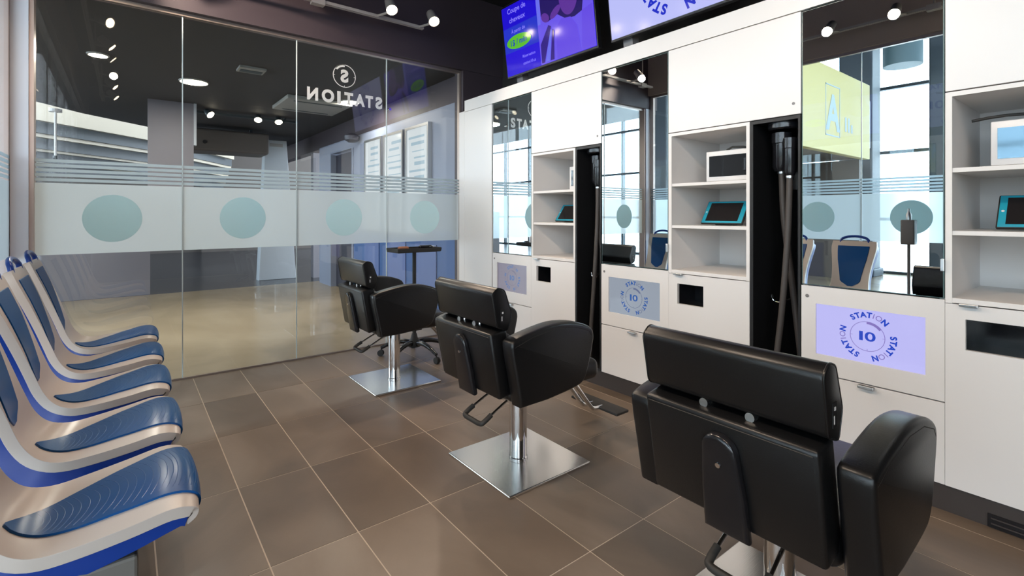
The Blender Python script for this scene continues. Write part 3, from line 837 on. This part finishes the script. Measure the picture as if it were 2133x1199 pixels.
for i in range(5):
    c = wc if i == 0 else copy_tree(wc)
    c.location = (0, 1.733+.548*i, 0)
    tag(c, wl[i], 'chair', 'blue and cream waiting chairs in a row')
bm_ = thing('seating_beam', 'grey steel beam on legs carrying the row of waiting chairs', 'beam', (-.05, 2.83, 0))
MB().rbox(-.075, .075, -1.30, 1.30, .265, .354, .008, 2).build('beam', 'beam', bm_)
for y_ in (-1.1, 0, 1.1):
    MB().rbox(-.03, .03, y_-.03, y_+.03, .02, .27, .004, 2).build('leg', 'beam', bm_)
    MB().rbox(-.22, .20, y_-.03, y_+.03, 0, .03, .008, 2).build('foot', 'beam', bm_)

# ------------------------------------------------------------------ rolling tray
tt = thing('rolling_tray', 'black rolling tool tray on a five-legged castor base by the glass wall', 'trolley', (1.92, 3.76, 0))
MB().rbox(-.20, .20, -.11, .11, .885, .905, .008, 3).build('tray', 'rubber', tt)
for a in ((-.20, -.19, -.11, .11), (.19, .20, -.11, .11), (-.19, .19, -.11, -.10), (-.19, .19, .10, .11)):
    MB().box(a[0], a[1], a[2], a[3], .90, .920).build('tray_rim', 'rubber', tt)
MB().cyl((0, 0, .12), (0, 0, .89), .016).build('pole', 'rubber', tt, 40)
MB().lathe([(.05, .09), (.055, .12), (.03, .16), (.02, .2)]).build('hub', 'rubber', tt, 40)
MB().cyl((0, 0, .56), (.05, -.03, .56), .008).build('height_knob', 'rubber', tt)
for q in range(5):
    a = math.radians(-79+72*q); cs, sn = math.cos(a), math.sin(a)
    pts = [(r*cs, r*sn, z) for r, z in ((.02, .115), (.10, .13), (.20, .11), (.285, .07))]
    lg_ = MB().tube(smooth_path(pts, 4), [.024-.010*i/12 for i in range(13)], 10).build('leg', 'blackgloss', tt, 60)
    cst = MB()
    for s in (-1, 1):
        o = Vector((.29*cs, .29*sn, .026)); d = Vector((-sn, cs, 0))*s
        cst.cyl(o+d*.004, o+d*.016, .026, n=18)
    cst.cyl((.285*cs, .285*sn, .03), (.285*cs, .285*sn, .075), .006, n=8)
    cst.build('castor', 'rubber', lg_, 40)
tag(MB().rbox(-.045, .045, -.02, .02, 0, .03, .012, 3, Matrix.Translation((1.80, 3.72, .9055))).build('hair_brush', 'wood', None, 40), 'brown brush lying on the left of the tool tray', 'brush')
tag(MB().rbox(-.09, .09, -.012, .012, 0, .008, .002, 2, Matrix.Translation((1.93, 3.70, .9055))).build('hair_comb', 'hose', None), 'dark comb lying in the middle of the tool tray', 'comb')
cp = thing('hair_clipper', 'black clipper lying at the right end of the tool tray', 'clipper', (2.04, 3.77, .9055))
MB().rbox(-.07, .05, -.018, .018, 0, .03, .010, 3).build('body', 'blackgloss', cp, 40)
MB().box(.05, .065, -.018, .018, .006, .022).build('blade', 'chrome', cp)

# sanitizer stand near the left glass (seen in the near mirror)
ss = thing('sanitizer_stand', 'grey hand sanitizer dispenser on a pole, seen in the near mirror', 'stand', (-.30, 1.28, 0))
MB().lathe([(.13, 0), (.13, .012), (.03, .02), (.012, .03)]).build('base', 'sand', ss, 40)
MB().cyl((0, 0, .02), (0, 0, 1.0), .012).build('pole', 'sand', ss, 40)
MB().rbox(-.05, .05, -.05, .05, .93, 1.15, .01, 3).build('dispenser', 'sand', ss, 40)
MB().lathe([(.022, 0), (.022, .05), (.01, .07), (.01, .10)], (0, 0, 1.15)).build('pump', 'alu', ss, 40)

# ------------------------------------------------------------------ track lights
def head(parent, pos, aim, watt, cone=100):
    pos = Vector(pos); d = (Vector(aim)-pos).normalized()
    q = d.to_track_quat('-Z', 'Y').to_matrix().to_4x4()
    Tm = Matrix.Translation(pos) @ q
    h = MB(); v = []
    hb = MB().lathe([(.03, .13), (.038, .12), (.046, .0), (.049, -.012), (.045, -.012), (.043, .002)], n=24)
    h.raw(hb.v, hb.f, Tm)
    ho = h.build('lamp_head', 'trackgrey', parent, 45)
    b = MB().cyl(Tm @ Vector((0, 0, -.004)), Tm @ Vector((0, 0, -.009)), .042, n=24).build('lamp_lens', 'lamp', ho)
    l = D.lights.new('spot', 'SPOT'); l.energy = watt; l.color = (1.0, 0.80, 0.63)
    l.spot_size = math.radians(cone); l.spot_blend = 0.7; l.shadow_soft_size = 0.04
    lo = D.objects.new('spot_light', l); COL.objects.link(lo); lo.parent = ho
    lo.matrix_local = Tm @ Matrix.Translation((0, 0, -.03))
def track(label, p0, p1, heads, aims, mounts):
    t = thing('track_light', label, 'track light', (0, 0, 0))
    a, b = Vector(p0), Vector(p1); d = (b-a).normalized(); n = Vector((-d.y, d.x, 0))
    T = Matrix(((d.x, n.x, 0, a.x), (d.y, n.y, 0, a.y), (0, 0, 1, a.z), (0, 0, 0, 1)))
    L = (b-a).length
    MB().box(0, L, -.018, -.005, -.012, .012, T).box(0, L, .005, .018, -.012, .012, T).box(0, L, -.005, .005, .0, .012, T).build('track', 'trackgrey', t)
    for s in mounts:
        MB().box(s-.05, s+.05, -.03, .03, -.03, .02, T).build('feed_box', 'trackgrey', t)
        c = T @ Vector((s, 0, .02)); MB().cyl(c, (c.x, c.y, ZC), .008, n=10).build('hanger_rod', 'trackgrey', t)
    for hp_, am in zip(heads, aims):
        hp_ = Vector(hp_); s = (hp_-a).dot(d); foot = T @ Vector((s-.05, 0, 0))
        MB().tube([foot, foot.lerp(hp_, .6)+Vector((0, 0, -.01)), hp_], .010, 8).build('lamp_arm', 'trackgrey', t)
        head(t, hp_, am[:3], SPOT_W*(am[3] if len(am) > 3 else 1.0), am[4] if len(am) > 4 else 100)
    return t
track('pale track with two glowing spots in front of the dark wall over the glass', (-.3, 4.0, 2.885), (2.13, 4.0, 2.885),
      [(1.735, 3.80, 2.89), (2.130, 3.80, 2.89), (.75, 3.80, 2.89), (.2, 3.80, 2.89)],
      [(1.5, 2.0, .5), (1.9, 1.9, .6), (1.2, 1.5, 0), (.8, 1.2, 0)], [1.5, .2])
track('track of warm spots along the left bulkhead, seen in the near mirror', (-.28, -1.5, 2.99), (-.28, 3.7, 2.99),
      [(-.12, yv, 2.97) for yv in (-1.0, -.2, .5, 1.34, 1.86, 2.7, 3.4)],
      [(2.3, -.5, .75), (2.3, .35, .75), (-.5, 4.2, 1.1, 2.2, 45), (2.3, 1.2, .75, 1.2), (2.3, 2.1, .75, 1.2)]+[(1.55, 4.25, 2.0, 1.5, 50), (.62, 4.2, 2.80, 2.6, 55)], [.6, 2.6, 4.8])

# ------------------------------------------------------------------ corridor beyond the glass
cc = [(-.95, B+.12), (-.95, 8.75), (-.5, 9.4), (.3, 10.2), (1.4, 11.2), (3.0, 12.0), (8.0, 12.0), (8.0, B+.12)]
tag(MB().prism(cc, 2.66, 2.95, 'xy').build('ceiling_corridor', 'corrceil'), kind='structure')
tag(MB().box(-7.6, -.95, YB-4, 19, 4.8, 4.95).build('ceiling_concourse', 'corrceil'), kind='structure')
tag(MB().box(-.95, 8.0, 8.7, 19, 4.8, 4.95).build('ceiling_far', 'corrceil'), kind='structure')
wr = struct('wall_corridor_right')
XC = 2.70
MB().box(XC, XC+.15, B+.1, 7.25, 1.02, 2.36).build('upper_wall', 'greywall', wr)
MB().box(XC, XC+.15, B+.1, 7.25, 0, 1.02).build('blue_dado', 'bluewall', wr)
MB().box(XC+.05, XC+.2, B+.1, 12.0, 2.36, 2.66).build('top_strip', 'bulkhead', wr)
MB().box(XC, XC+.15, 8.30, 8.9, 0, 2.36).build('upper_wall', 'greywall', wr)
MB().box(XC, XC+.15, 7.25, 8.30, 2.2, 2.36).build('door_head', 'greywall', wr)
for ya in (4.75, 5.5, 6.3): MB().box(XC-.012, XC, ya, ya+.5, .12, .86).build('dado_panel', mat('dado_light', (.10, .15, .33), .45), wr)
d1 = struct('door_1', (XC+.08, 7.28, 0))
MB().box(0, .04, .0, 1.0, 0, 2.18).build('door_leaf', 'doordark', d1)
MB().box(-.09, 0, -.02, .03, 0, 2.2).box(-.09, 0, .98, 1.03, 0, 2.2).build('door_frame', 'greywall', d1)
MB().box(-.04, 0, .08, .12, .95, 1.10).build('door_handle', 'alu', d1)
we = struct('wall_far')
MB().box(1.9, 8, 18.2, 18.4, 0, 4.8).build('wall_face', 'brownwall', we)
MB().box(-7, 1.9, 18.4, 18.6, 0, 4.8).build('wall_face', 'brownwall', we)
tag(MB().box(XC+.1, 8, 9.6, 9.75, 0, 2.66).build('wall_side_return', 'lavender'), kind='structure')
pl_lab = ['backlit poster nearest the styling wall, widest of three', 'middle one of three backlit posters on the corridor wall', 'farthest and narrowest-looking backlit poster on the corridor wall']
for i, (ya, yb) in enumerate(((4.86, 5.44), (5.50, 6.08), (6.14, 6.72))):
    t = thing('poster_frame', pl_lab[i], 'poster', (XC, (ya+yb)/2, .95), group='backlit posters on the corridor wall')
    h = (yb-ya)/2
    MB().box(-.05, -.001, -h, h, 0, .03).box(-.05, -.001, -h, h, 1.25, 1.28).box(-.05, -.001, -h, -h+.03, .03, 1.25).box(-.05, -.001, h-.03, h, .03, 1.25).build('frame', 'alu', t)
    MB().box(-.03, -.002, -h+.03, h-.03, .03, 1.25).build('poster_sheet', 'poster', t)
    rr = random.Random(i); ink = MB()
    for q in range(14):
        z = .12+.078*q; a = -h+.07+rr.random()*.08; b = h-.07-rr.random()*.16
        ink.box(-.032, -.030, a, b, z, z+.012+.03*rr.random())
    ink.build('printed_lines', 'posterink', t)
tag(MB().lathe([(.05, 0), (.10, .03), (.11, .09), (.04, .13)], (XC-.11, 7.02, 2.24), 20).build('wall_speaker', 'doordark', None, 40), 'small dark dome speaker on the corridor wall above the door', 'speaker')
# ceiling lamps of the corridor
def downlight(x, y, lab, wattage=DOWN_W, r=.13, z=2.66):
    t = thing('downlight', lab, 'ceiling lamp', (x, y, z), group='round corridor ceiling lamps')
    MB().lathe([(r+.012, -.012), (r+.015, 0), (r, 0.0)], n=28).build('ring', 'cassette', t, 40)
    MB().cyl((0, 0, -.014), (0, 0, -.004), r).build('diffuser', 'lamp2', t)
    l = D.lights.new('down', 'AREA'); l.shape = 'DISK'; l.size = r*2; l.energy = wattage; l.color = (1, .92, .80)
    o = D.objects.new('down_light', l); COL.objects.link(o); o.parent = t; o.location = (0, 0, -.03)
downlight(.593, 6.40, 'glowing round ceiling lamp behind the second glass pane')
downlight(2.30, 6.30, 'glowing round ceiling lamp just below the white logo lettering', r=.11)
downlight(-.2, 5.85, 'added round lamp in place of a spot reflected in the first glass pane', r=.07)  # added lamp, stands in for a track spot reflected in the glass
cs_ = thing('ceiling_cassette', 'pale rectangular air unit in the corridor ceiling below the logo', 'air unit', (1.95, 6.75, 2.66))
MB().rbox(-.40, .40, -.40, .40, -.05, 0, .01, 2).build('body', 'cassette', cs_)
for a in (-.3, .28): MB().box(-.3, .3, a, a+.03, -.054, -.049).build('slot', 'darkmetal', cs_)
vt = thing('ceiling_vent', 'small pale vent in the corridor ceiling behind the second pane', 'vent', (1.0, 5.5, 2.66))
MB().box(-.12, .12, -.10, .10, -.02, 0).build('frame', 'cassette', vt)
MB().box(-.10, .10, -.02, .07, -.024, -.019).build('grille', 'darkmetal', vt)
ct = thing('corridor_track_light', 'dark corridor track with four small glowing spots behind the glass', 'track light', (0, 0, 0))
MB().box(.35, 2.1, 7.98, 8.02, 2.60, 2.63).build('track', 'darkmetal', ct)
MB().box(.5, .53, 7.99, 8.01, 2.63, 2.66).box(1.9, 1.93, 7.99, 8.01, 2.63, 2.66).build('track_hanger', 'darkmetal', ct)
for x_, dx in ((.50, .5), (.93, -.5), (1.53, .1), (1.81, 0)):
    T = Matrix.Translation((x_, 7.93, 2.58)) @ Matrix.Rotation(dx*1.4, 4, 'Y') @ Matrix.Rotation(-.6, 4, 'X')
    b = MB().raw(*(lambda m: (m.v, m.f))(MB().lathe([(.03, .1), (.055, .0)], n=16)), T).build('lamp_head', 'darkmetal', ct, 40)
    MB().cyl(T @ Vector((0, 0, -.002)), T @ Vector((0, 0, -.006)), .05, n=16).build('lamp_lens', 'lamp2', b)
hg = thing('hanging_panel', 'lavender-grey panel hanging from the corridor ceiling', 'panel', (.47, 7.72, 2.66))
MB().box(-.25, .24, -.03, .03, -1.16, 0).build('board', 'lavender', hg)
MB().box(.24, .27, -.05, .05, -.55, 0).build('edge_strip', 'pale', hg)
tag(MB().box(-1.6, .29, 9.12, 9.3, 0, 1.25).build('wall_low', 'lavender'), kind='structure')
tm = thing('totem', 'tall pale tapered totem standing far behind the glass', 'totem', (2.2, 9.9, 0))
MB().prism([(-.30, 0), (.34, 0), (.17, 2.56), (-.19, 2.56)], -.12, .12, 'xz', r=.01, seg=2).build('body', 'pale', tm)
MB().box(-.12, .10, -.125, -.119, 2.44, 2.50).build('sign_strip', 'cassette', tm)
dk = thing('ceiling_duct', 'dull grey duct hanging beyond the corridor track', 'duct', (1.2, 9.5, 2.16))
MB().rbox(-.55, .75, -.3, .3, .06, .42, .04, 3).build('body', 'brownwall', dk)
MB().cyl((-.2, -.31, .2), (-.2, -.29, .2), .03).build('port', 'blackbox', dk)
MB().box(-.4, -.36, -.02, .02, .42, .62).box(.5, .54, -.02, .02, .42, .62).build('hanger', 'darkmetal', dk)

# curved cream fascias of the atrium, top left behind the glass
def fascia(i, z0, z1, off):
    pts = smooth_path([(-1.5, 10.5+off, 0), (-1.1, 11.0+off, 0), (.9, 13.2+off, 0), (2.4, 15.6+off, 0)], 8)
    v = []; f = []; n = len(pts)
    for j, p in enumerate(pts):
        d = (pts[min(j+1, n-1)]-pts[max(j-1, 0)]).normalized(); nn = Vector((-d.y, d.x, 0))*.12
        v += [(p.x, p.y, z0), (p.x, p.y, z1), (p.x+nn.x, p.y+nn.y, z1), (p.x+nn.x, p.y+nn.y, z0)]
    for j in range(n-1):
        a, b = 4*j, 4*j+4
        f += [(a, a+1, b+1, b), (a+1, a+2, b+2, b+1), (a+2, a+3, b+3, b+2), (a+3, a, b, b+3)]
    f += [(0, 3, 2, 1), (4*n-4, 4*n-3, 4*n-2, 4*n-1)]
    return MB().raw(v, f)
fa = thing('atrium_fascia', 'stack of curved cream fascia bands at top left behind the glass', 'fascia', (0, 0, 0))
for i, (z0, z1, off) in enumerate(((2.73, 3.03, 0), (2.51, 2.69, .5), (2.31, 2.455, 1.0), (2.14, 2.255, 1.5))):
    fascia(i, z0, z1, off).build('fascia_band', 'cream', fa, 40)
    fascia(i, z0-.16, z0+.04, off+.40).build('soffit_band', 'darkmetal', fa)
pd_ = thing('ceiling_rod', 'thin pale rod hanging in front of the curved fascias', 'rod', (-.75, 9.0, 1.98))
MB().cyl((0, 0, 0), (0, 0, .62), .014, n=12).build('rod', 'whiteplastic', pd_)
MB().cyl((0, 0, .60), (0, 0, .64), .07, n=16).build('ceiling_rose', 'whiteplastic', pd_)
MB().cyl((0, 0, -.03), (0, 0, .01), .028, n=12).build('tip', 'darkmetal', pd_)

# ------------------------------------------------------------------ concourse on the left (seen in the mirrors)
ww = struct('window_3')
for y_ in [-6.6 + 1.5*i for i in range(17)]:
    MB().box(-7.06, -6.94, y_-.035, y_+.035, 0, 4.8).build('mullion', 'darkmetal', ww)
    if y_ < 17.9: MB().box(-7.005, -6.995, y_+.035, y_+1.465, 0.05, 4.78).build('pane', 'glassout', ww)
for z in (0.02, 1.1, 2.45, 3.75, 4.78): MB().box(-7.05, -6.95, -6.3, 19, z-.03, z+.03).build('transom', 'darkmetal', ww)
for y_, lab in ((3.45, 'dark slate column beside the yellow sign, seen in the near mirror'), (2.05, 'dark slate column right of the bright window, seen in the near mirror'), (8.0, 'dark slate column farther along the window wall')):
    t = thing('slate_column', lab, 'column', (-6.3, y_, 0))
    MB().rbox(-.25, .25, -.28, .28, 0, 4.8, .03, 2).build('shaft', 'column', t)
    MB().rbox(-.29, .29, -.32, .32, 0, .15, .02, 2).build('plinth', 'darkmetal', t)
ys = thing('shop_sign', 'yellow shop fascia with a framed blue letter A, seen in the near mirror', 'sign', (-4.0, 3.05, 2.2))
MB().rbox(-1.5, 1.5, 0, .12, 0, 1.35, .01, 2).build('board', 'yellow', ys)
sg = MB()
T = Matrix(((1, 0, 0, 0), (0, 0, -1, -.003), (0, 1, 0, 0), (0, 0, 0, 1)))
for a in ((-.05, .55, .25, .27), (-.05, .55, 1.05, 1.07), (-.05, -.03, .25, 1.07), (.53, .55, .25, 1.07)): sg.box(a[0], a[1], -.003, 0, a[2], a[3])
put_text(sg, 'A', .25, .36, .55, T, 0.03)
for a in (-.62, -.48, -.34): sg.box(a, a+.07, -.003, 0, .38, .52+.1*(a > -.5))
sg.build('printed_logo', 'signblue', ys)
MB().box(-1.5, 1.5, .12, 2.0, .02, .10).box(-1.45, -1.35, .12, 2.0, -2.2, 0).box(1.35, 1.45, .12, 2.0, -2.2, 0).build('kiosk_frame', 'brownwall', ys)
nv_ = thing('navy_display', 'navy wall display hanging between the slate columns', 'display', (-5.9, 3.42, 2.45))
MB().rbox(-.06, .0, -.25, .22, 0, .9, .01, 2).build('panel', 'navy', nv_)
dm = thing('drum_pendant', 'teal drum pendant lamp hanging in the concourse', 'pendant lamp', (-5.2, 2.50, 3.72))
MB().cyl((0, 0, 0), (0, 0, .5), .27, n=32).build('shade', 'drum', dm, 40)
MB().cyl((0, 0, .5), (0, 0, 1.08), .012).build('cord', 'darkmetal', dm)
